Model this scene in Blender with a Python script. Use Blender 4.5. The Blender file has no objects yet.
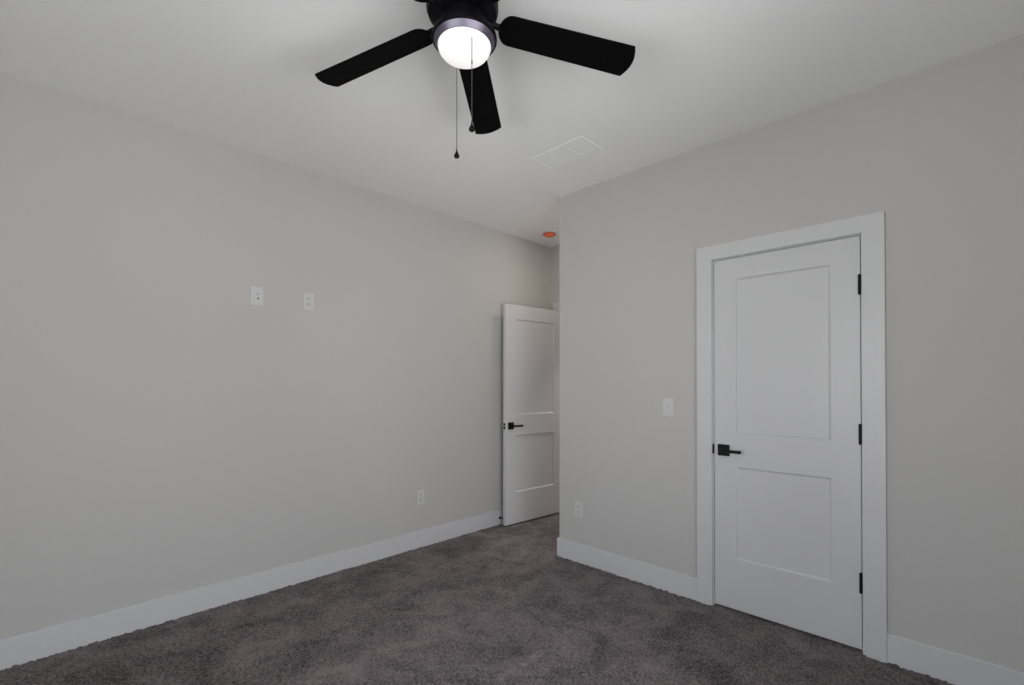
import bpy, bmesh, math, random
import numpy as np
from mathutils import Vector, Matrix

random.seed(7)
S = bpy.context.scene
COL = S.collection
PI = math.pi

# ---------------------------------------------------------------- measured room
H = 2.743                      # ceiling height
XL = -3.207                    # left wall plane
YR = 2.853                     # closet wall plane
XC = -2.287                    # outer corner of the closet wall
YF = 3.844                     # end wall of the entry alcove
XS, YB = 0.58, -0.69           # the two walls behind the photographer
YH = YF + 1.45                 # far end of the hall beyond the open door

# ---------------------------------------------------------------- camera
F_PX, CY = 475.4447, 380.5755
yaw, pitch, roll = 0.775399, 0.0083416, 0.00100994
fw = Vector((-math.sin(yaw) * math.cos(pitch), math.cos(yaw) * math.cos(pitch), math.sin(pitch)))
rt = Vector((math.cos(yaw), math.sin(yaw), 0.0))
up = rt.cross(fw)
r2 = rt * math.cos(roll) + up * math.sin(roll)
u2 = -rt * math.sin(roll) + up * math.cos(roll)
cam_data = bpy.data.cameras.new('camera')
cam = bpy.data.objects.new('camera', cam_data)
COL.objects.link(cam)
m = Matrix((r2, u2, -fw)).transposed().to_4x4()
m.translation = Vector((0, 0, 1.30129))
cam.matrix_world = m
cam_data.sensor_width = 36.0
cam_data.lens = F_PX / 1024 * 36.0
cam_data.shift_y = (CY - 342.5) / 1024
cam_data.clip_start = 0.02
S.camera = cam

# ---------------------------------------------------------------- daylight outside
W = bpy.data.worlds.new('daylight'); S.world = W
W.use_nodes = True
wn, wl = W.node_tree.nodes, W.node_tree.links
wn.clear()
w_out = wn.new('ShaderNodeOutputWorld'); w_bg = wn.new('ShaderNodeBackground')
w_tc = wn.new('ShaderNodeTexCoord'); w_sep = wn.new('ShaderNodeSeparateXYZ')
w_ramp = wn.new('ShaderNodeValToRGB'); w_map = wn.new('ShaderNodeMapRange')
w_map.inputs['From Min'].default_value = -1; w_map.inputs['From Max'].default_value = 1
wl.new(w_tc.outputs['Generated'], w_sep.inputs[0]); wl.new(w_sep.outputs['Z'], w_map.inputs['Value'])
wl.new(w_map.outputs[0], w_ramp.inputs[0]); wl.new(w_ramp.outputs[0], w_bg.inputs['Color'])
wl.new(w_bg.outputs[0], w_out.inputs[0])
cr = w_ramp.color_ramp
cr.elements[0].position = 0.0; cr.elements[0].color = (1.10, 1.115, 1.105, 1)     # sunlit ground
cr.elements[1].position = 1.0; cr.elements[1].color = (0.80, 0.88, 1.00, 1)     # sky
for pos, c in ((0.46, (1.10, 1.115, 1.105, 1)), (0.53, (0.98, 0.99, 1.0, 1))):
    e = cr.elements.new(pos); e.color = c
w_bg.inputs['Strength'].default_value = 6.3

WIN_BACK = (-1.55, 0.20, 0.60, 2.20)       # x0, x1, z0, z1 in the back wall
WIN_SIDE = (-0.50, 1.75, 0.35, 2.30)         # y0, y1, z0, z1 in the side wall


def portal(name, loc, rot, sx, sy):
    l = bpy.data.lights.new(name, 'AREA'); l.shape = 'RECTANGLE'; l.size = sx; l.size_y = sy
    l.cycles.is_portal = True
    o = bpy.data.objects.new(name, l); COL.objects.link(o); o.location = loc; o.rotation_euler = rot
    return o


portal('window_portal', ((WIN_BACK[0] + WIN_BACK[1]) / 2, YB - 0.10, (WIN_BACK[2] + WIN_BACK[3]) / 2),
       (PI / 2, 0, 0), WIN_BACK[1] - WIN_BACK[0], WIN_BACK[3] - WIN_BACK[2])
portal('window_portal', (XS + 0.10, (WIN_SIDE[0] + WIN_SIDE[1]) / 2, (WIN_SIDE[2] + WIN_SIDE[3]) / 2),
       (PI / 2, 0, PI / 2), WIN_SIDE[1] - WIN_SIDE[0], WIN_SIDE[3] - WIN_SIDE[2])

hl = bpy.data.lights.new('hall_lamp', 'SPOT'); hl.energy = 100.0; hl.color = (1.0, 0.93, 0.86)
hl.spot_size = math.radians(85); hl.spot_blend = 0.4; hl.shadow_soft_size = 0.06
hlo = bpy.data.objects.new('hall_lamp', hl); COL.objects.link(hlo); hlo.location = (-2.62, YF + 0.80, 2.70)

vs = S.view_settings
vs.view_transform = 'Standard'; vs.look = 'None'; vs.gamma = 1.0; vs.use_curve_mapping = False
vs.exposure = 0.0


# ---------------------------------------------------------------- materials
def material(name, col, rough=0.5, metal=0.0, spec=0.5, bump=None, mottling=None, emit=None):
    mt = bpy.data.materials.new(name); mt.use_nodes = True
    n, l = mt.node_tree.nodes, mt.node_tree.links
    b = n['Principled BSDF']
    b.inputs['Base Color'].default_value = (*col, 1); b.inputs['Roughness'].default_value = rough
    b.inputs['Metallic'].default_value = metal; b.inputs['Specular IOR Level'].default_value = spec
    tc = n.new('ShaderNodeTexCoord')
    if mottling:                                     # (scale, amount, detail)
        t = n.new('ShaderNodeTexNoise'); t.inputs['Scale'].default_value = mottling[0]
        t.inputs['Detail'].default_value = mottling[2]
        l.new(tc.outputs['Object'], t.inputs['Vector'])
        r = n.new('ShaderNodeMapRange')
        r.inputs['From Min'].default_value = 0.25; r.inputs['From Max'].default_value = 0.75
        r.inputs['To Min'].default_value = 1 - mottling[1]; r.inputs['To Max'].default_value = 1 + mottling[1]
        l.new(t.outputs['Fac'], r.inputs['Value'])
        mx = n.new('ShaderNodeVectorMath'); mx.operation = 'SCALE'
        mx.inputs[0].default_value = col
        l.new(r.outputs[0], mx.inputs['Scale']); l.new(mx.outputs[0], b.inputs['Base Color'])
    if bump:                                         # (scale, strength, distance)
        t = n.new('ShaderNodeTexNoise'); t.inputs['Scale'].default_value = bump[0]
        t.inputs['Detail'].default_value = 3
        l.new(tc.outputs['Object'], t.inputs['Vector'])
        bp = n.new('ShaderNodeBump'); bp.inputs['Strength'].default_value = bump[1]
        bp.inputs['Distance'].default_value = bump[2]
        l.new(t.outputs['Fac'], bp.inputs['Height']); l.new(bp.outputs[0], b.inputs['Normal'])
    if emit:
        b.inputs['Emission Color'].default_value = (*emit[0], 1)
        b.inputs['Emission Strength'].default_value = emit[1]
    return mt


M = {}
M['wall'] = material('greige_wall_paint', (0.490, 0.481, 0.471), 0.75, spec=0.3, bump=(160, 0.06, 0.001), mottling=(1.2, 0.012, 2))
M['ceiling'] = material('flat_ceiling_paint', (0.92, 0.92, 0.92), 0.9, spec=0.2, bump=(120, 0.05, 0.001))
M['trim'] = material('white_trim_enamel', (0.580, 0.579, 0.588), 0.38, spec=0.4, mottling=(3, 0.008, 1))
M['plate'] = material('white_plastic_plate', (0.56, 0.56, 0.56), 0.35, mottling=(40, 0.01, 1))
M['socket'] = material('grey_plastic_socket', (0.51, 0.51, 0.51), 0.4, mottling=(60, 0.01, 1))
M['hole'] = material('dark_socket_hole', (0.02, 0.02, 0.02), 0.6)
M['slot'] = material('grey_socket_slot', (0.30, 0.30, 0.30), 0.6)
M['black'] = material('matte_black_metal', (0.005, 0.005, 0.0055), 0.5, spec=0.22, bump=(300, 0.05, 0.0005))
M['latch'] = material('satin_latch_metal', (0.62, 0.62, 0.62), 0.35, metal=0.9)
M['fanblack'] = material('oil_black_fan_metal', (0.003, 0.0028, 0.0042), 0.45, spec=0.1, bump=(400, 0.04, 0.0004))
M['pan'] = material('satin_pewter_fitter_pan', (0.165, 0.152, 0.195), 0.45, metal=0.95, bump=(400, 0.03, 0.0004))
M['blade'] = material('black_fan_blade', (0.0022, 0.0022, 0.0024), 0.7, spec=0.06, bump=(60, 0.05, 0.0005))
M['chain'] = material('bead_chain_metal', (0.12, 0.12, 0.12), 0.4, metal=0.8, mottling=(200, 0.05, 1))
M['globe'] = material('lit_frosted_glass', (0.40, 0.40, 0.40), 0.35, emit=((1.0, 0.99, 0.98), 0.70))
M['lens'] = material('warm_fill_lens', (0.85, 0.83, 0.80), 0.4, emit=((1.0, 0.86, 0.74), 25.0))  # glowing face of the fill light added in the alcove
M['cap'] = material('orange_plastic_cover', (0.95, 0.23, 0.06), 0.4)
M['caprim'] = material('red_plastic_cover_rim', (0.62, 0.05, 0.02), 0.4)
M['rubber'] = material('black_rubber', (0.012, 0.012, 0.012), 0.7)
M['vinyl'] = material('white_vinyl_window', (0.80, 0.80, 0.80), 0.4)
M['wood'] = material('light_oak_floor', (0.58, 0.44, 0.32), 0.5, mottling=(6, 0.15, 4))


def carpet_material():
    mt = bpy.data.materials.new('taupe_carpet'); mt.use_nodes = True
    n, l = mt.node_tree.nodes, mt.node_tree.links
    b = n['Principled BSDF']; b.inputs['Roughness'].default_value = 1.0
    b.inputs['Specular IOR Level'].default_value = 0.05
    b.inputs['Sheen Weight'].default_value = 0.15; b.inputs['Sheen Roughness'].default_value = 0.6
    tc = n.new('ShaderNodeTexCoord')
    big = n.new('ShaderNodeTexNoise'); big.inputs['Distortion'].default_value = 0.8; big.inputs['Scale'].default_value = 4.2; big.inputs['Detail'].default_value = 4
    big.inputs['Roughness'].default_value = 0.6
    fine = n.new('ShaderNodeTexNoise'); fine.inputs['Scale'].default_value = 110; fine.inputs['Detail'].default_value = 2; fine.inputs['Roughness'].default_value = 0.65
    l.new(tc.outputs['Object'], big.inputs['Vector']); l.new(tc.outputs['Object'], fine.inputs['Vector'])
    mixv = n.new('ShaderNodeMath'); mixv.operation = 'MULTIPLY_ADD'
    mixv.inputs[1].default_value = 0.42
    l.new(big.outputs['Fac'], mixv.inputs[0])
    half = n.new('ShaderNodeMath'); half.operation = 'MULTIPLY'; half.inputs[1].default_value = 0.58
    l.new(fine.outputs['Fac'], half.inputs[0]); l.new(half.outputs[0], mixv.inputs[2])
    r = n.new('ShaderNodeValToRGB')
    r.color_ramp.elements[0].position = 0.38; r.color_ramp.elements[0].color = (0.031, 0.0245, 0.025, 1)
    r.color_ramp.elements[1].position = 0.62; r.color_ramp.elements[1].color = (0.215, 0.181, 0.182, 1)
    l.new(mixv.outputs[0], r.inputs[0]); l.new(r.outputs[0], b.inputs['Base Color'])
    return mt


def glass_material():
    mt = bpy.data.materials.new('clear_window_glass'); mt.use_nodes = True
    n, l = mt.node_tree.nodes, mt.node_tree.links
    n.clear()
    o = n.new('ShaderNodeOutputMaterial'); mx = n.new('ShaderNodeMixShader')
    t = n.new('ShaderNodeBsdfTransparent'); g = n.new('ShaderNodeBsdfGlossy'); g.inputs['Roughness'].default_value = 0.02
    f = n.new('ShaderNodeFresnel'); f.inputs['IOR'].default_value = 1.45
    l.new(f.outputs[0], mx.inputs[0]); l.new(t.outputs[0], mx.inputs[1]); l.new(g.outputs[0], mx.inputs[2])
    l.new(mx.outputs[0], o.inputs[0])
    return mt


M['carpet'] = carpet_material()
M['glass'] = glass_material()


# ---------------------------------------------------------------- mesh helpers
def box(bm, x0, x1, y0, y1, z0, z1, bev=0.0, seg=2):
    t = bmesh.new()
    bmesh.ops.create_cube(t, size=1.0)
    for v in t.verts:
        v.co = Vector(((x0 + x1) / 2 + v.co.x * (x1 - x0), (y0 + y1) / 2 + v.co.y * (y1 - y0), (z0 + z1) / 2 + v.co.z * (z1 - z0)))
    if bev:
        bmesh.ops.bevel(t, geom=list(t.edges), offset=bev, segments=seg, profile=0.5, affect='EDGES')
    merge(bm, t)


def merge(bm, t, mat=None):
    if mat is not None:
        t.transform(mat)
    me = bpy.data.meshes.new('tmp'); t.to_mesh(me); t.free()
    bm.from_mesh(me); bpy.data.meshes.remove(me)


def lathe(bm, prof, seg=48, loc=(0, 0, 0), mat=None):
    """turn a profile of (radius, z) about the z axis"""
    t = bmesh.new()
    rings = []
    for (r, z) in prof:
        if r < 1e-6:
            rings.append([t.verts.new((0, 0, z))])
        else:
            rings.append([t.verts.new((r * math.cos(2 * PI * k / seg), r * math.sin(2 * PI * k / seg), z)) for k in range(seg)])
    for a, b in zip(rings, rings[1:]):
        for k in range(seg):
            k2 = (k + 1) % seg
            if len(a) == 1 and len(b) == 1:
                continue
            if len(a) == 1:
                t.faces.new((a[0], b[k], b[k2]))
            elif len(b) == 1:
                t.faces.new((a[k], a[k2], b[0]))
            else:
                t.faces.new((a[k], a[k2], b[k2], b[k]))
    bmesh.ops.recalc_face_normals(t, faces=t.faces)
    merge(bm, t, Matrix.Translation(loc) @ (mat or Matrix.Identity(4)))


def tube(bm, pts, rad, seg=10):
    """a round tube through points, closed at both ends"""
    t = bmesh.new(); rings = []
    pts = [Vector(p) for p in pts]
    for i, p in enumerate(pts):
        d = (pts[min(i + 1, len(pts) - 1)] - pts[max(i - 1, 0)]).normalized()
        a = d.orthogonal().normalized(); b = d.cross(a)
        if rings:
            a = last - d * last.dot(d); a.normalize(); b = d.cross(a)
        last = a
        rr = rad[i] if isinstance(rad, (list, tuple)) else rad
        rings.append([t.verts.new(p + a * math.cos(2 * PI * k / seg) * rr + b * math.sin(2 * PI * k / seg) * rr) for k in range(seg)])
    for a, b in zip(rings, rings[1:]):
        for k in range(seg):
            t.faces.new((a[k], a[(k + 1) % seg], b[(k + 1) % seg], b[k]))
    t.faces.new(rings[0]); t.faces.new(rings[-1])
    bmesh.ops.recalc_face_normals(t, faces=t.faces)
    merge(bm, t)


def prism(bm, outline, z0, z1, bev=0.0, mat=None):
    """extrude a closed outline of (x, y) from z0 to z1"""
    t = bmesh.new()
    vs_ = [t.verts.new((x, y, z0)) for x, y in outline]
    f = t.faces.new(vs_)
    ex = bmesh.ops.extrude_face_region(t, geom=[f])
    bmesh.ops.translate(t, verts=[v for v in ex['geom'] if isinstance(v, bmesh.types.BMVert)], vec=(0, 0, z1 - z0))
    bmesh.ops.recalc_face_normals(t, faces=t.faces)
    if bev:
        sharp = [e for e in t.edges if len(e.link_faces) == 2 and e.calc_face_angle() > 0.9]
        bmesh.ops.bevel(t, geom=sharp, offset=bev, segments=2, profile=0.5, affect='EDGES')
    merge(bm, t, mat)


def obj(name, bm, mat, parent=None, smooth=False, origin=None):
    me = bpy.data.meshes.new(name)
    if origin is not None:
        bm.transform(Matrix.Translation(-Vector(origin)))
    bm.to_mesh(me); bm.free()
    me.materials.append(mat)
    if smooth:
        for p in me.polygons:
            p.use_smooth = True
        try:
            me.set_sharp_from_angle(angle=math.radians(35))
        except Exception:
            pass
    o = bpy.data.objects.new(name, me); COL.objects.link(o)
    if origin is not None:
        o.location = origin
    if parent:
        o.parent = parent
    return o


def tag(o, label, cat=None, group=None, kind=None):
    o['label'] = label
    if cat: o['category'] = cat
    if group: o['group'] = group
    if kind: o['kind'] = kind
    return o


def empty(name, loc, rotz=0.0):
    o = bpy.data.objects.new(name, None); COL.objects.link(o)
    o.empty_display_size = 0.05
    o.location = loc; o.rotation_euler = (0, 0, rotz)
    return o


def struct(name, bm, mat, label, cat):
    return tag(obj(name, bm, mat), label, cat, kind='structure')


# ---------------------------------------------------------------- room shell
T = 0.12
# carpet: a fine grid whose points stand at random pile heights
def carpet():
    st = 0.0065
    xs = np.arange(XL - 0.02, XS + 0.02, st); ys = np.arange(YB - 0.02, YF + 0.06, st)
    nx, ny = len(xs), len(ys)
    rng = np.random.default_rng(3)
    z = rng.normal(0, 1, (ny, nx))
    z = (z + 0.5 * (np.roll(z, 1, 0) + np.roll(z, 1, 1))) / 1.3
    low = rng.normal(0, 1, (ny // 12 + 2, nx // 12 + 2))
    iy, ix = np.arange(ny) / 12, np.arange(nx) / 12
    y0, x0 = iy.astype(int), ix.astype(int); fy, fx = (iy - y0)[:, None], (ix - x0)[None, :]
    lowi = (low[y0][:, x0] * (1 - fy) * (1 - fx) + low[y0 + 1][:, x0] * fy * (1 - fx) +
            low[y0][:, x0 + 1] * (1 - fy) * fx + low[y0 + 1][:, x0 + 1] * fy * fx)
    z = np.clip(z * 0.0034 + lowi * 0.0007, -0.010, 0.006) - 0.004
    X, Y = np.meshgrid(xs, ys)
    X = X + rng.normal(0, 0.0012, X.shape); Y = Y + rng.normal(0, 0.0012, Y.shape)
    co = np.stack([X, Y, z], -1).reshape(-1, 3).astype(np.float32)
    idx = np.arange(nx * ny).reshape(ny, nx)
    q = np.stack([idx[:-1, :-1], idx[:-1, 1:], idx[1:, 1:], idx[1:, :-1]], -1).reshape(-1, 4).astype(np.int32)
    me = bpy.data.meshes.new('floor')
    me.vertices.add(len(co)); me.vertices.foreach_set('co', co.ravel())
    me.loops.add(q.size); me.loops.foreach_set('vertex_index', q.ravel())
    me.polygons.add(len(q))
    me.polygons.foreach_set('loop_start', np.arange(0, q.size, 4, dtype=np.int32))
    me.polygons.foreach_set('loop_total', np.full(len(q), 4, dtype=np.int32))
    me.update(calc_edges=True); me.validate()
    me.polygons.foreach_set('use_smooth', np.ones(len(q), dtype=bool))
    me.materials.append(M['carpet'])
    o = bpy.data.objects.new('floor', me); COL.objects.link(o)
    return tag(o, 'dark taupe plush carpet covering the whole bedroom floor', 'floor', kind='structure')


carpet()
bm = bmesh.new(); box(bm, XL, -1.95, YF + 0.05, YH, -0.02, 0.004)
struct('floor_hall', bm, M['wood'], 'light wood floor of the hall beyond the open door', 'floor')

bm = bmesh.new(); box(bm, XL - T, XS + T, YB - T, YH + T, H, H + 0.1)
struct('ceiling', bm, M['ceiling'], 'flat white ceiling above the black ceiling fan', 'ceiling')
bm = bmesh.new(); box(bm, XL - T, XL, YB - T, YH + T, -0.05, H)
struct('wall_left', bm, M['wall'], 'long plain greige wall carrying two plates at mid height', 'wall')


def wall_with_hole(axis, p0, p1, a0, a1, hole):
    """a wall slab from p0 to p1 in depth, a0 to a1 along its run, with one rectangular opening"""
    b = bmesh.new()
    h0, h1, z0, z1 = hole
    def add(u0, u1, v0, v1):
        if u1 - u0 < 1e-4 or v1 - v0 < 1e-4:
            return
        if axis == 'x': box(b, u0, u1, p0, p1, v0, v1)
        else: box(b, p0, p1, u0, u1, v0, v1)
    add(a0, h0, -0.05, H); add(h1, a1, -0.05, H); add(h0, h1, z1, H)
    if z0 > 0: add(h0, h1, -0.05, z0)
    return b


# closet door opening
DX0, DX1, DTOP = -1.1176, -0.4095, 2.0338
J = 0.018
struct('wall_right', wall_with_hole('x', YR, YR + T, XC, XS + T, (DX0 - 0.003 - J, DX1 + 0.003 + J, 0, DTOP + 0.003 + J)),
       M['wall'], 'greige wall around the closed white door', 'wall')
bm = bmesh.new(); box(bm, XC, XC + T, YR + T, YF, -0.05, H)
struct('wall_alcove', bm, M['wall'], 'side wall of the entry alcove behind the outside corner', 'wall')
# hall door opening
EX0, EX1 = -3.062, -2.294
struct('wall_far', wall_with_hole('x', YF, YF + T, XL, XS + T, (EX0 - J, EX1 + 0.004, 0, 2.05 + J)),
       M['wall'], 'narrow end wall of the entry alcove above the open door', 'wall')
struct('wall_back', wall_with_hole('x', YB - T, YB, XL, XS + T, WIN_BACK), M['wall'], 'greige window wall facing the closed door', 'wall')
struct('wall_side', wall_with_hole('y', XS, XS + T, YB, YF, WIN_SIDE), M['wall'], 'greige window wall facing the long plain wall', 'wall')
bm = bmesh.new(); box(bm, XL, XS + T, YH, YH + T, -0.05, H); box(bm, -1.95, -1.83, YF + T, YH, -0.05, H)
struct('wall_hall', bm, M['wall'], 'hall walls beyond the open door', 'wall')


def window(name, label, horizontal, hole, p_in):
    h0, h1, z0, z1 = hole
    root = empty(name, (0, 0, 0))
    tag(root, label, 'window', kind='structure')
    def bx(b, u0, u1, v0, v1, d0, d1, bev=0.003):
        if horizontal: box(b, u0, u1, p_in - d1, p_in - d0, v0, v1, bev)
        else: box(b, p_in + d0, p_in + d1, u0, u1, v0, v1, bev)
    f = bmesh.new(); w = 0.05; mid = (h0 + h1) / 2; mz = (z0 + z1) / 2
    bx(f, h0, h0 + w, z0, z1, 0.03, 0.10); bx(f, h1 - w, h1, z0, z1, 0.03, 0.10)
    bx(f, h0 + w, h1 - w, z1 - w, z1, 0.03, 0.10); bx(f, h0 + w, h1 - w, z0, z0 + w, 0.03, 0.10)
    bx(f, mid - w / 2, mid + w / 2, z0 + w, z1 - w, 0.03, 0.10)
    obj('window_frame', f, M['vinyl'], root)
    s = bmesh.new()
    for a0, a1 in ((h0 + w, mid - w / 2), (mid + w / 2, h1 - w)):
        bx(s, a0, a1, mz - 0.02, mz + 0.02, 0.045, 0.085)
    obj('meeting_rail', s, M['vinyl'], root)
    for a0, a1 in ((h0 + w, mid - w / 2), (mid + w / 2, h1 - w)):
        g = bmesh.new(); bx(g, a0, a1, z0 + w, z1 - w, 0.062, 0.067, 0)
        obj('glass_pane', g, M['glass'], root)
    c = bmesh.new(); cw = 0.09
    bx(c, h0 - cw, h0, z0 - cw, z1 + cw, -0.018, 0); bx(c, h1, h1 + cw, z0 - cw, z1 + cw, -0.018, 0)
    bx(c, h0, h1, z1, z1 + cw, -0.018, 0); bx(c, h0, h1, z0 - cw, z0, -0.018, 0)
    obj('window_casing', c, M['trim'], root)
    sl = bmesh.new(); bx(sl, h0 - 0.03, h1 + 0.03, z0 - 0.005, z0 + 0.018, -0.05, 0.03)
    obj('window_sill', sl, M['trim'], root)
    return root


window('window_1', 'white double window behind the photographer facing the closed door', True, WIN_BACK, YB)
window('window_2', 'white double window facing the long plain wall', False, WIN_SIDE, XS)

# baseboards
BH, BT = 0.1326, 0.0145
CASL0, CASL1 = -1.2151, -1.126          # closet casing legs
CASR0, CASR1 = -0.4012, -0.3122
CTOP0, CTOP1 = 2.042, 2.1251
CP = 0.018                              # how far casings stand off the wall


def baseboard(name, label, *boxes):
    b = bmesh.new()
    for bb in boxes:
        box(b, *bb, -0.012, BH, 0.003)
    return struct(name, b, M['trim'], label, 'baseboard')


baseboard('baseboard_left', 'long white baseboard under the plain wall with two plates', (XL, XL + BT, YB, YF))
baseboard('baseboard_right', 'white baseboard between the outside corner and the closed door', (XC - BT, CASL0, YR - BT, YR))
baseboard('baseboard_side', 'white baseboard to the hinge side of the closed door', (CASR1, XS, YR - BT, YR))
baseboard('baseboard_alcove', 'white baseboard around the corner in the entry alcove', (XC - BT, XC, YR + 0.0005, YF))
baseboard('baseboard_far', 'short white baseboard beside the hall doorway', (XL + BT, -3.152, YF - BT, YF))
baseboard('baseboard_back', 'white baseboard under the window behind the photographer', (XL + BT, XS - BT, YB, YB + BT))
baseboard('baseboard_front', 'white baseboard under the window facing the plain wall', (XS - BT, XS, YB, YR - BT))

# closet door casing and jamb
b = bmesh.new()
box(b, CASL0, CASL1, YR - CP, YR, -0.01, CTOP0, 0.0008)
box(b, CASR0, CASR1, YR - CP, YR, -0.01, CTOP0, 0.0008)
box(b, CASL0, CASR1, YR - CP, YR, CTOP0, CTOP1, 0.0008)
trim1 = struct('trim_1', b, M['trim'], 'wide flat white casing around the closed door', 'door casing')
b = bmesh.new()
jx0, jx1, jz = DX0 - 0.003, DX1 + 0.003, DTOP + 0.003
box(b, jx0 - J, jx0, YR, YR + T, -0.01, jz + J); box(b, jx1, jx1 + J, YR, YR + T, -0.01, jz + J)
box(b, jx0, jx1, YR, YR + T, jz, jz + J)
box(b, jx0, jx0 + 0.011, YR + 0.038, YR + 0.075, -0.01, jz); box(b, jx1 - 0.011, jx1, YR + 0.038, YR + 0.075, -0.01, jz)
box(b, jx0 + 0.011, jx1 - 0.011, YR + 0.038, YR + 0.075, jz - 0.011, jz)
obj('door_jamb', b, M['trim'], trim1)
b = bmesh.new(); box(b, jx0 - 0.004, jx0 + 0.0012, YR - 0.0035, YR + 0.03, 0.893, 0.951, 0.0005)
box(b, jx0 - 0.0060, jx0 + 0.0008, YR - 0.007, YR - 0.001, 0.897, 0.947, 0.0005)
obj('strike_plate', b, M['black'], trim1)

# hall doorway casing and jamb
b = bmesh.new()
box(b, -3.152, -3.066, YF - CP, YF, -0.01, 2.056, 0.002)
box(b, -3.152, XC, YF - CP, YF, 2.056, 2.145, 0.002)
trim2 = struct('trim_2', b, M['trim'], 'white casing over the hall doorway behind the open door', 'door casing')
b = bmesh.new()
box(b, EX0 - J, EX0, YF, YF + T, -0.01, 2.05 + J)
box(b, EX1, EX1 + 0.004, YF, YF + T, -0.01, 2.05 + J)
box(b, EX0, EX1, YF, YF + T, 2.05, 2.05 + J)
obj('door_jamb', b, M['trim'], trim2)


# ---------------------------------------------------------------- doors
def door_mesh(w, h, t, stile, zs):
    """two-panel door: front face at y=0, back at y=t, x from 0 to w, sunk panels with a sloped edge on both faces"""
    b = bmesh.new()
    xs = [0, stile, w - stile, w]; zz = [0] + zs + [h]
    sl, dp = 0.011, 0.008
    for yf, yd in ((0.0, dp), (t, t - dp)):
        for i in range(3):
            for k in range(5):
                x0, x1, z0, z1 = xs[i], xs[i + 1], zz[k], zz[k + 1]
                q = [(x0, yf, z0), (x1, yf, z0), (x1, yf, z1), (x0, yf, z1)]
                if i == 1 and k in (1, 3):
                    s0 = 0.0025
                    mid = [(x0 + s0, yf + (yd - yf) * 0.55, z0 + s0), (x1 - s0, yf + (yd - yf) * 0.55, z0 + s0),
                           (x1 - s0, yf + (yd - yf) * 0.55, z1 - s0), (x0 + s0, yf + (yd - yf) * 0.55, z1 - s0)]
                    inn = [(x0 + sl, yd, z0 + sl), (x1 - sl, yd, z0 + sl), (x1 - sl, yd, z1 - sl), (x0 + sl, yd, z1 - sl)]
                    for A, B in ((q, mid), (mid, inn)):
                        for e in range(4):
                            b.faces.new([b.verts.new(v) for v in (A[e], A[(e + 1) % 4], B[(e + 1) % 4], B[e])])
                    b.faces.new([b.verts.new(v) for v in inn])
                else:
                    b.faces.new([b.verts.new(v) for v in q])
    for k in range(5):
        for x in (0, w):
            b.faces.new([b.verts.new(v) for v in ((x, 0, zz[k]), (x, t, zz[k]), (x, t, zz[k + 1]), (x, 0, zz[k + 1]))])
    for i in range(3):
        for z in (0, h):
            b.faces.new([b.verts.new(v) for v in ((xs[i], 0, z), (xs[i + 1], 0, z), (xs[i + 1], t, z), (xs[i], t, z))])
    bmesh.ops.remove_doubles(b, verts=b.verts, dist=1e-5)
    bmesh.ops.recalc_face_normals(b, faces=b.faces)
    rim = [e for e in b.edges if len(e.link_faces) == 2 and e.calc_face_angle() > 1.4]
    bmesh.ops.bevel(b, geom=rim, offset=0.0015, segments=1, affect='EDGES')
    return b


def lever_set(parent, x, z, t, both=True):
    """square rose and straight lever; the lever points to +x; on the front face (y=0) and, if both, on the back"""
    hd = empty('door_handle', (x, 0, z)); hd.parent = parent
    hd['label'] = 'matte black lever handle on a square rose'
    for s, y0 in ((-1, 0.0),) + (((1, t),) if both else ()):
        r = bmesh.new()
        ya, yb = sorted((y0, y0 + s * 0.009))
        box(r, -0.033, 0.033, ya, yb, -0.033, 0.033, 0.002)
        obj('rosette', r, M['black'], hd)
        l = bmesh.new()
        tube(l, [(0, y0 + s * 0.008, 0), (0, y0 + s * 0.030, 0), (0, y0 + s * 0.052, 0)], 0.010, 16)
        ya, yb = sorted((y0 + s * 0.043, y0 + s * 0.056))
        box(l, -0.013, 0.111, ya, yb, -0.0085, 0.0085, 0.003)
        obj('lever', l, M['black'], hd)
    return hd


def hinge(parent, x, y, z, nz=0.0475):
    h = bmesh.new()
    tube(h, [(x, y, z - nz), (x, y, z + nz)], 0.0068, 14)
    for k in (-1, 1):
        tube(h, [(x, y, z + k * nz), (x, y, z + k * (nz + 0.004))], [0.0055, 0.003], 12)
    box(h, x - 0.006, x + 0.005, y + 0.003, y + 0.010, z - nz, z + nz)
    return obj('hinge', h, M['black'], parent)


DW = DX1 - DX0
d1 = empty('door_1', (DX0, YR + 0.0005, 0.012))
tag(d1, 'closed white two-panel door in the wall with the light switch', 'door', kind='structure')
obj('door_leaf', door_mesh(DW, DTOP - 0.012, 0.035, 0.1245, [0.288, 0.817, 1.007, 1.900]), M['trim'], d1)
lever_set(d1, -1.0625 - DX0, 0.920 - 0.012, 0.035)
for z in (1.793, 1.060, 0.336):
    hinge(d1, DW - 0.0025, -0.0055, z - 0.012)

# open hall door: local x runs from the free edge to the hinge edge, the face with y=0 looks into the room
ALPHA = math.radians(4.6)
d2 = empty('door_2', (-3.0835, 3.0635, 0.012), PI / 2 - ALPHA)
tag(d2, 'open white two-panel door standing by the far end of the plain wall', 'door', kind='structure')
obj('door_leaf', door_mesh(0.762, 2.032, 0.035, 0.1245, [0.288, 0.817, 1.007, 1.900]), M['trim'], d2)
lever_set(d2, 0.060, 0.908, 0.035)
b = bmesh.new(); box(b, -0.0012, 0.002, 0.005, 0.030, 0.908 - 0.0285, 0.908 + 0.0285, 0.0005)
lp = obj('latch_plate', b, M['black'], d2)
b = bmesh.new(); box(b, -0.011, 0.0, 0.010, 0.025, 0.908 - 0.009, 0.908 + 0.009, 0.003)
obj('latch_bolt', b, M['latch'], lp)
for z in (1.793, 1.060, 0.336):
    hinge(d2, 0.764, 0.0405, z - 0.012)

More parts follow.
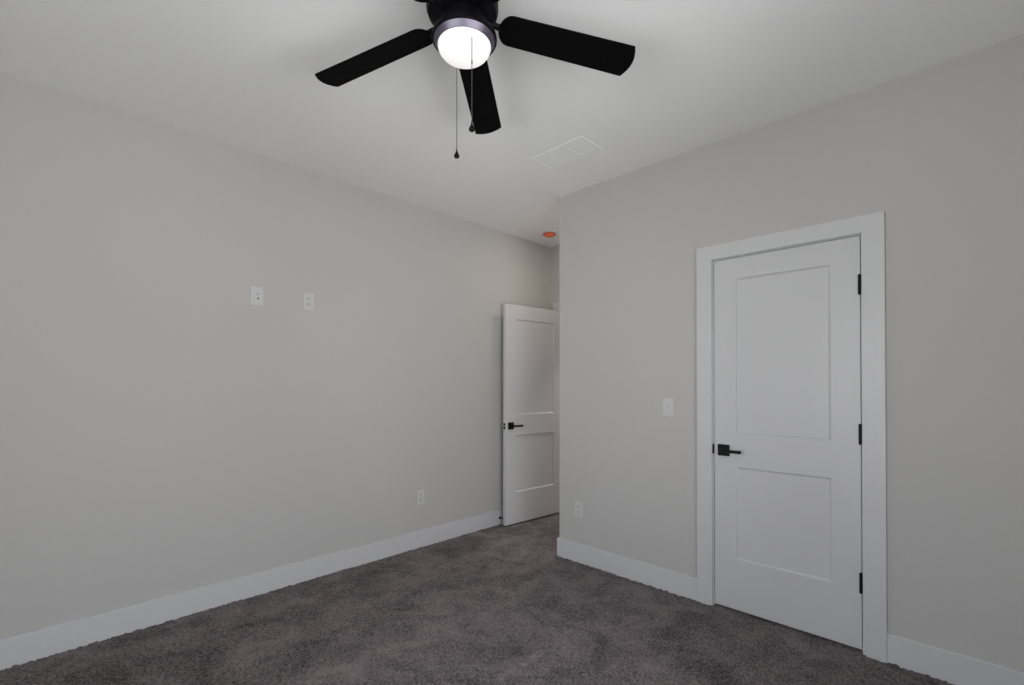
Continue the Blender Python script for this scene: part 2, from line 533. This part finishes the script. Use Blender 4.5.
# door stop screwed to the long baseboard
ds = empty('door_stop', (XL + BT, 3.098, 0.058))
tag(ds, 'small black door stop on the baseboard beside the open door', 'door stop')
b = bmesh.new()
RX = Matrix.Rotation(PI / 2, 4, 'Y')
lathe(b, [(0, 0), (0.013, 0), (0.013, 0.004), (0.008, 0.007), (0.0055, 0.012), (0.0055, 0.044), (0.008, 0.046), (0.008, 0.050), (0, 0.050)], 20, mat=RX)
obj('post', b, M['black'], ds, True)
b = bmesh.new(); lathe(b, [(0, 0.050), (0.0095, 0.050), (0.0105, 0.054), (0.0095, 0.062), (0.006, 0.065), (0, 0.066)], 20, mat=RX)
obj('rubber_tip', b, M['rubber'], ds, True)


# ---------------------------------------------------------------- wall plates
def rounded_rect(w, h, r, n=5):
    o = []
    for cx, cy, a0 in ((w / 2 - r, h / 2 - r, 0), (-w / 2 + r, h / 2 - r, PI / 2), (-w / 2 + r, -h / 2 + r, PI), (w / 2 - r, -h / 2 + r, 1.5 * PI)):
        for k in range(n + 1):
            a = a0 + PI / 2 * k / n
            o.append((cx + r * math.cos(a), cy + r * math.sin(a)))
    return o


def frame_for(loc, face):
    """local z points out of the wall, local y up"""
    if face == 'left':      # out of the left wall: +x ; local x -> +y
        R = Matrix(((0, 0, 1), (1, 0, 0), (0, 1, 0))).to_4x4()
    else:                   # out of the closet wall: -y ; local x -> +x
        R = Matrix(((1, 0, 0), (0, 0, -1), (0, 1, 0))).to_4x4()
    return Matrix.Translation(loc) @ R


def plate(name, label, cat, loc, face, style):
    root = empty(name, (0, 0, 0)); root.matrix_world = frame_for(loc, face)
    tag(root, label, cat, 'white wall plates')
    b = bmesh.new(); prism(b, rounded_rect(0.072, 0.1155, 0.005), 0.0, 0.0055, 0.0018)
    obj('cover_plate', b, M['plate'], root)
    for y in ((0.042, -0.042) if style != 'duplex' else (0.0,)):
        s = bmesh.new(); lathe(s, [(0.0028, 0.0050), (0.0028, 0.0062), (0.002, 0.0066), (0, 0.0066)], 12, (0, y, 0))
        obj('screw', s, M['plate'], root, True)
    if style == 'duplex':
        for y in (0.0195, -0.0195):
            b = bmesh.new()
            o = [(0.0165 * math.cos(a), max(-0.0125, min(0.0125, 0.0165 * math.sin(a)))) for a in [2 * PI * k / 32 for k in range(32)]]
            prism(b, [(x, yy + y) for x, yy in o], 0.004, 0.0072, 0.0006)
            f = obj('socket', b, M['socket'], root)
            b = bmesh.new()
            box(b, -0.0078, -0.0052, y - 0.001, y + 0.0085, 0.0070, 0.0075); box(b, 0.0052, 0.0078, y - 0.001, y + 0.0075, 0.0070, 0.0075)
            lathe(b, [(0.0026, 0.0070), (0.0026, 0.0075), (0, 0.0075)], 12, (0, y - 0.007, 0))
            obj('socket_slots', b, M['slot'], f)
    elif style == 'toggle':
        b = bmesh.new(); box(b, -0.006, 0.006, -0.0125, 0.0125, 0.005, 0.0062, 0.0005)
        obj('toggle_frame', b, M['socket'], root)
        b = bmesh.new(); box(b, -0.0045, 0.0045, -0.010, 0.002, 0.0055, 0.016, 0.0015)
        obj('toggle', b, M['plate'], root)
    elif style == 'jacks':
        for y, nm in ((0.012, 'network_jack'), (-0.0155, 'cable_jack')):
            b = bmesh.new()
            if nm == 'cable_jack':
                lathe(b, [(0.0085, 0.0050), (0.0085, 0.0085), (0.0062, 0.0085), (0.0062, 0.0150), (0.0035, 0.0150), (0.0035, 0.010), (0, 0.010)], 18, (0.004, y, 0))
                obj(nm, b, M['latch'], root, True)
                h = bmesh.new(); lathe(h, [(0.0058, 0.0145), (0.0058, 0.0155), (0, 0.0155)], 14, (0.004, y, 0))
                obj('jack_hole', h, M['hole'], root, True)
            else:
                box(b, -0.006, 0.014, y - 0.0075, y + 0.0075, 0.005, 0.0068, 0.0008)
                j = obj(nm, b, M['socket'], root)
                h = bmesh.new(); box(h, 0.000, 0.009, y - 0.005, y + 0.004, 0.0066, 0.0071)
                obj('jack_hole', h, M['slot'], j)
    return root


plate('cable_plate', 'white wall plate with two dark jacks, high on the plain wall', 'wall plate', (XL, 0.998, 1.850), 'left', 'jacks')
plate('power_outlet', 'white outlet high on the plain wall beside the plate with two jacks', 'outlet', (XL, 1.318, 1.855), 'left', 'duplex')
plate('power_outlet', 'white outlet low on the plain wall just above the long baseboard', 'outlet', (XL, 2.220, 0.396), 'left', 'duplex')
plate('light_switch', 'white toggle light switch beside the closed door', 'light switch', (-1.4055, YR, 1.158), 'right', 'toggle')
plate('power_outlet', 'white outlet low on the wall between outside corner and closed door', 'outlet', (-2.106, YR, 0.385), 'right', 'duplex')

# ---------------------------------------------------------------- ceiling register
reg = empty('ceiling_vent', (-1.84, 2.352, H))
tag(reg, 'white rectangular air register in the ceiling beyond the fan', 'air vent')
RW, RD = 0.415, 0.225
b = bmesh.new(); fwid = 0.026
for x0, x1, y0, y1 in ((-RW / 2, RW / 2, -RD / 2, -RD / 2 + fwid), (-RW / 2, RW / 2, RD / 2 - fwid, RD / 2),
                       (-RW / 2, -RW / 2 + fwid, -RD / 2 + fwid, RD / 2 - fwid), (RW / 2 - fwid, RW / 2, -RD / 2 + fwid, RD / 2 - fwid)):
    box(b, x0, x1, y0, y1, -0.0026, 0.0, 0.0008)
obj('register_frame', b, M['ceiling'], reg)
iw = RW - 2 * fwid; idp = RD - 2 * fwid
for k in (1, 2):
    b = bmesh.new()
    x = -iw / 2 + iw * k / 3
    box(b, x - 0.006, x + 0.006, -idp / 2, idp / 2, -0.0036, 0.0, 0.0008)
    obj('register_divider', b, M['ceiling'], reg)
b = bmesh.new()
for k in range(3):
    xa = -iw / 2 + iw * k / 3 + 0.006; xb = -iw / 2 + iw * (k + 1) / 3 - 0.006
    n = 9
    for j in range(n):
        y = -idp / 2 + idp * (j + 0.5) / n
        t = bmesh.new(); box(t, xa, xb, -0.0098, 0.0098, -0.0006, 0.0006)
        merge(b, t, Matrix.Translation((0, y, -0.0018)) @ Matrix.Rotation(math.radians(5), 4, 'X'))
obj('louvers', b, M['ceiling'], reg)

# ---------------------------------------------------------------- smoke alarm with dust cover
sm = empty('smoke_alarm', (-2.915, 3.482, H))
tag(sm, 'smoke alarm under an orange dust cover on the alcove ceiling', 'smoke alarm')
b = bmesh.new(); lathe(b, [(0, 0), (0.066, 0), (0.066, -0.004), (0.063, -0.006), (0, -0.006)], 40)
obj('mounting_base', b, M['plate'], sm, True)
b = bmesh.new(); lathe(b, [(0, -0.006), (0.060, -0.006), (0.060, -0.013), (0.057, -0.015), (0, -0.015)], 40)
obj('cover_rim', b, M['caprim'], sm, True)
b = bmesh.new(); lathe(b, [(0, -0.015), (0.050, -0.015), (0.046, -0.024), (0.038, -0.027), (0, -0.028)], 40)
obj('dust_cover', b, M['cap'], sm, True)

# ---------------------------------------------------------------- added fill light that brightens the alcove, unseen round the corner
fl = empty('alcove_fill_light', (-2.46, 3.36, H))
tag(fl, 'added round fill light brightening the entry alcove, unseen round the corner', 'ceiling light')
b = bmesh.new(); lathe(b, [(0, 0), (0.135, 0), (0.135, -0.012), (0.128, -0.016), (0.118, -0.016), (0.118, -0.006), (0, -0.006)], 48)
obj('fill_light_rim', b, M['plate'], fl, True)
b = bmesh.new(); lathe(b, [(0.117, -0.008), (0.112, -0.016), (0.08, -0.022), (0, -0.025)], 48)
obj('fill_light_lens', b, M['lens'], fl, True)

# ---------------------------------------------------------------- ceiling fan
FX, FY = -1.3106, 1.0823
fan = empty('ceiling_fan', (FX, FY, H))
tag(fan, 'black five-blade ceiling fan with a lit frosted globe', 'ceiling fan')


def z_(z):
    return z - H


KIT = (0.005, 0.005, 0)        # the light kit sits a hair off the blade axis


b = bmesh.new()
lathe(b, [(0, 0), (0.098, 0), (0.104, -0.004), (0.106, -0.035), (0.118, -0.050), (0.127, -0.066), (0.128, -0.105), (0.122, -0.122),
          (0.100, -0.134), (0.092, -0.138), (0, -0.138)], 64)
obj('motor_housing', b, M['fanblack'], fan, True)
b = bmesh.new()
lathe(b, [(0, -0.138), (0.080, -0.138), (0.083, -0.150), (0.083, -0.176), (0.086, -0.182), (0.104, -0.190), (0.114, -0.197),
          (0.1160, -0.206), (0.1165, -0.2105), (0.1150, -0.2140), (0.1090, -0.2150)], 64, KIT)
obj('light_fitter', b, M['fanblack'], fan, True)
b = bmesh.new()
lathe(b, [(0.1090, -0.2150), (0.1080, -0.2165), (0.0970, -0.2320), (0.0935, -0.2330), (0.0930, -0.2240), (0, -0.2240)], 64, KIT)
obj('fitter_pan', b, M['pan'], fan, True)
# the glass bowl
b = bmesh.new()
prof = [(0.0930, -0.228)]
RB, DB, Z0 = 0.0945, 0.050, -0.2330
for k in range(15):
    a = PI / 2 * k / 14
    prof.append((RB * math.cos(a) ** 0.9 if k < 14 else 0, Z0 - DB * math.sin(a)))
lathe(b, prof, 64, KIT)
gl = obj('glass_bowl', b, M['globe'], fan, True)

TH0 = math.radians(56.905)
ROOT_R, TIP_R = 0.132, 0.641
Z_ROOT, Z_TIP = 2.590, 2.550


def blade_outline():
    o = []
    wr, wt = 0.0585, 0.0655
    def w(x): return wr + (wt - wr) * (x - 0.2) / (TIP_R - 0.2)
    # bowed tip with small rounded corners
    o += [(TIP_R - 0.003, -w(TIP_R)), (TIP_R, -w(TIP_R) + 0.002)]
    for k in range(1, 8):
        s = -1 + 2 * k / 8
        o.append((TIP_R + 0.019 * (1 - s * s), s * (w(TIP_R) - 0.003)))
    o += [(TIP_R, w(TIP_R) - 0.002), (TIP_R - 0.003, w(TIP_R))]
    # rounded root
    xr = ROOT_R + 0.045
    for k in range(13):
        a = PI / 2 + PI * k / 12
        o.append((xr + 0.045 * math.cos(a), w(xr) * math.sin(a)))
    return o


bo = blade_outline()
PITCH = math.radians(-12.3)
for k in range(5):
    an = TH0 + math.radians(72 * k)
    slope = math.atan2(Z_TIP - Z_ROOT, TIP_R - 0.2)
    # blade frame: x outward and sloping down, y sideways, rolled about its own length
    A = Matrix.Translation((0, 0, z_(Z_ROOT))) @ Matrix.Rotation(an, 4, 'Z') @ Matrix.Translation((0.2, 0, 0)) @ \
        Matrix.Rotation(-slope, 4, 'Y') @ Matrix.Rotation(PITCH, 4, 'X') @ Matrix.Translation((-0.2, 0, 0))
    b = bmesh.new(); prism(b, bo, -0.003, 0.003, 0.001, A)
    bl = obj('blade', b, M['blade'], fan)
    # iron: a flat bracket under the blade root and a neck into the motor
    b = bmesh.new()
    prism(b, [(0.125, -0.013), (0.185, -0.018), (0.215, -0.036), (0.240, -0.036), (0.250, -0.022), (0.240, -0.009), (0.262, -0.007),
              (0.268, 0.0), (0.262, 0.007), (0.240, 0.009), (0.250, 0.022), (0.240, 0.036), (0.215, 0.036), (0.185, 0.018), (0.125, 0.013)],
          0.003, 0.0065, 0.001, A)
    Rz = Matrix.Rotation(an, 4, 'Z')
    p0 = Rz @ Vector((0.085, 0, -0.128)); p1 = Rz @ Vector((0.110, 0, -0.138)); p2 = A @ Vector((0.145, 0, 0.005))
    tube(b, [p0, p1, p2], [0.012, 0.011, 0.010], 12)
    obj('blade_iron', b, M['fanblack'], bl)


def pull_chain(x, y, z0, z1, label):
    """bead chain from z0 down to a drop-shaped fob whose lower end is at z1"""
    root = bmesh.new()
    r0 = math.hypot(x - FX, y - FY)
    ux, uy = (x - FX) / r0, (y - FY) / r0
    # short outlet tube on the fitter
    tube(root, [(ux * (r0 - 0.03), uy * (r0 - 0.03), z_(z0)), (ux * (r0 - 0.004), uy * (r0 - 0.004), z_(z0)), (ux * r0, uy * r0, z_(z0 - 0.006))], 0.003, 8)
    n = int((z0 - z1 - 0.03) / 0.0048)
    tube(root, [(x - FX, y - FY, z_(z0 - 0.004)), (x - FX, y - FY, z_(z1 + 0.03))], 0.0012, 6)
    for i in range(n):
        t = bmesh.new(); bmesh.ops.create_icosphere(t, subdivisions=1, radius=0.0019)
        merge(root, t, Matrix.Translation((x - FX, y - FY, z_(z0 - 0.006 - i * 0.0048))))
    c = obj('pull_chain', root, M['chain'], fan, True)
    if label: c['label'] = label
    f = bmesh.new()
    lathe(f, [(0, 0.036), (0.0020, 0.035), (0.0024, 0.028), (0.0052, 0.019), (0.0096, 0.011), (0.0106, 0.006), (0.0080, 0.0015), (0.003, 0), (0, 0)],
          20, (x - FX, y - FY, z_(z1)))
    obj('chain_fob', f, M['fanblack'], c, True)
    return c


c1 = pull_chain(-1.2266, 1.0546, 2.556, 2.163, 'pull chain hanging in front of the lit globe')
k = bmesh.new(); lathe(k, [(0, 0.006), (0.0024, 0.005), (0.0026, -0.005), (0, -0.006)], 12, (-1.2266 - FX, 1.0546 - FY, z_(2.401)))
obj('chain_connector', k, M['chain'], c1, True)
pull_chain(-1.391, 1.122, 2.556, 2.150, 'longer pull chain hanging behind the lit globe')
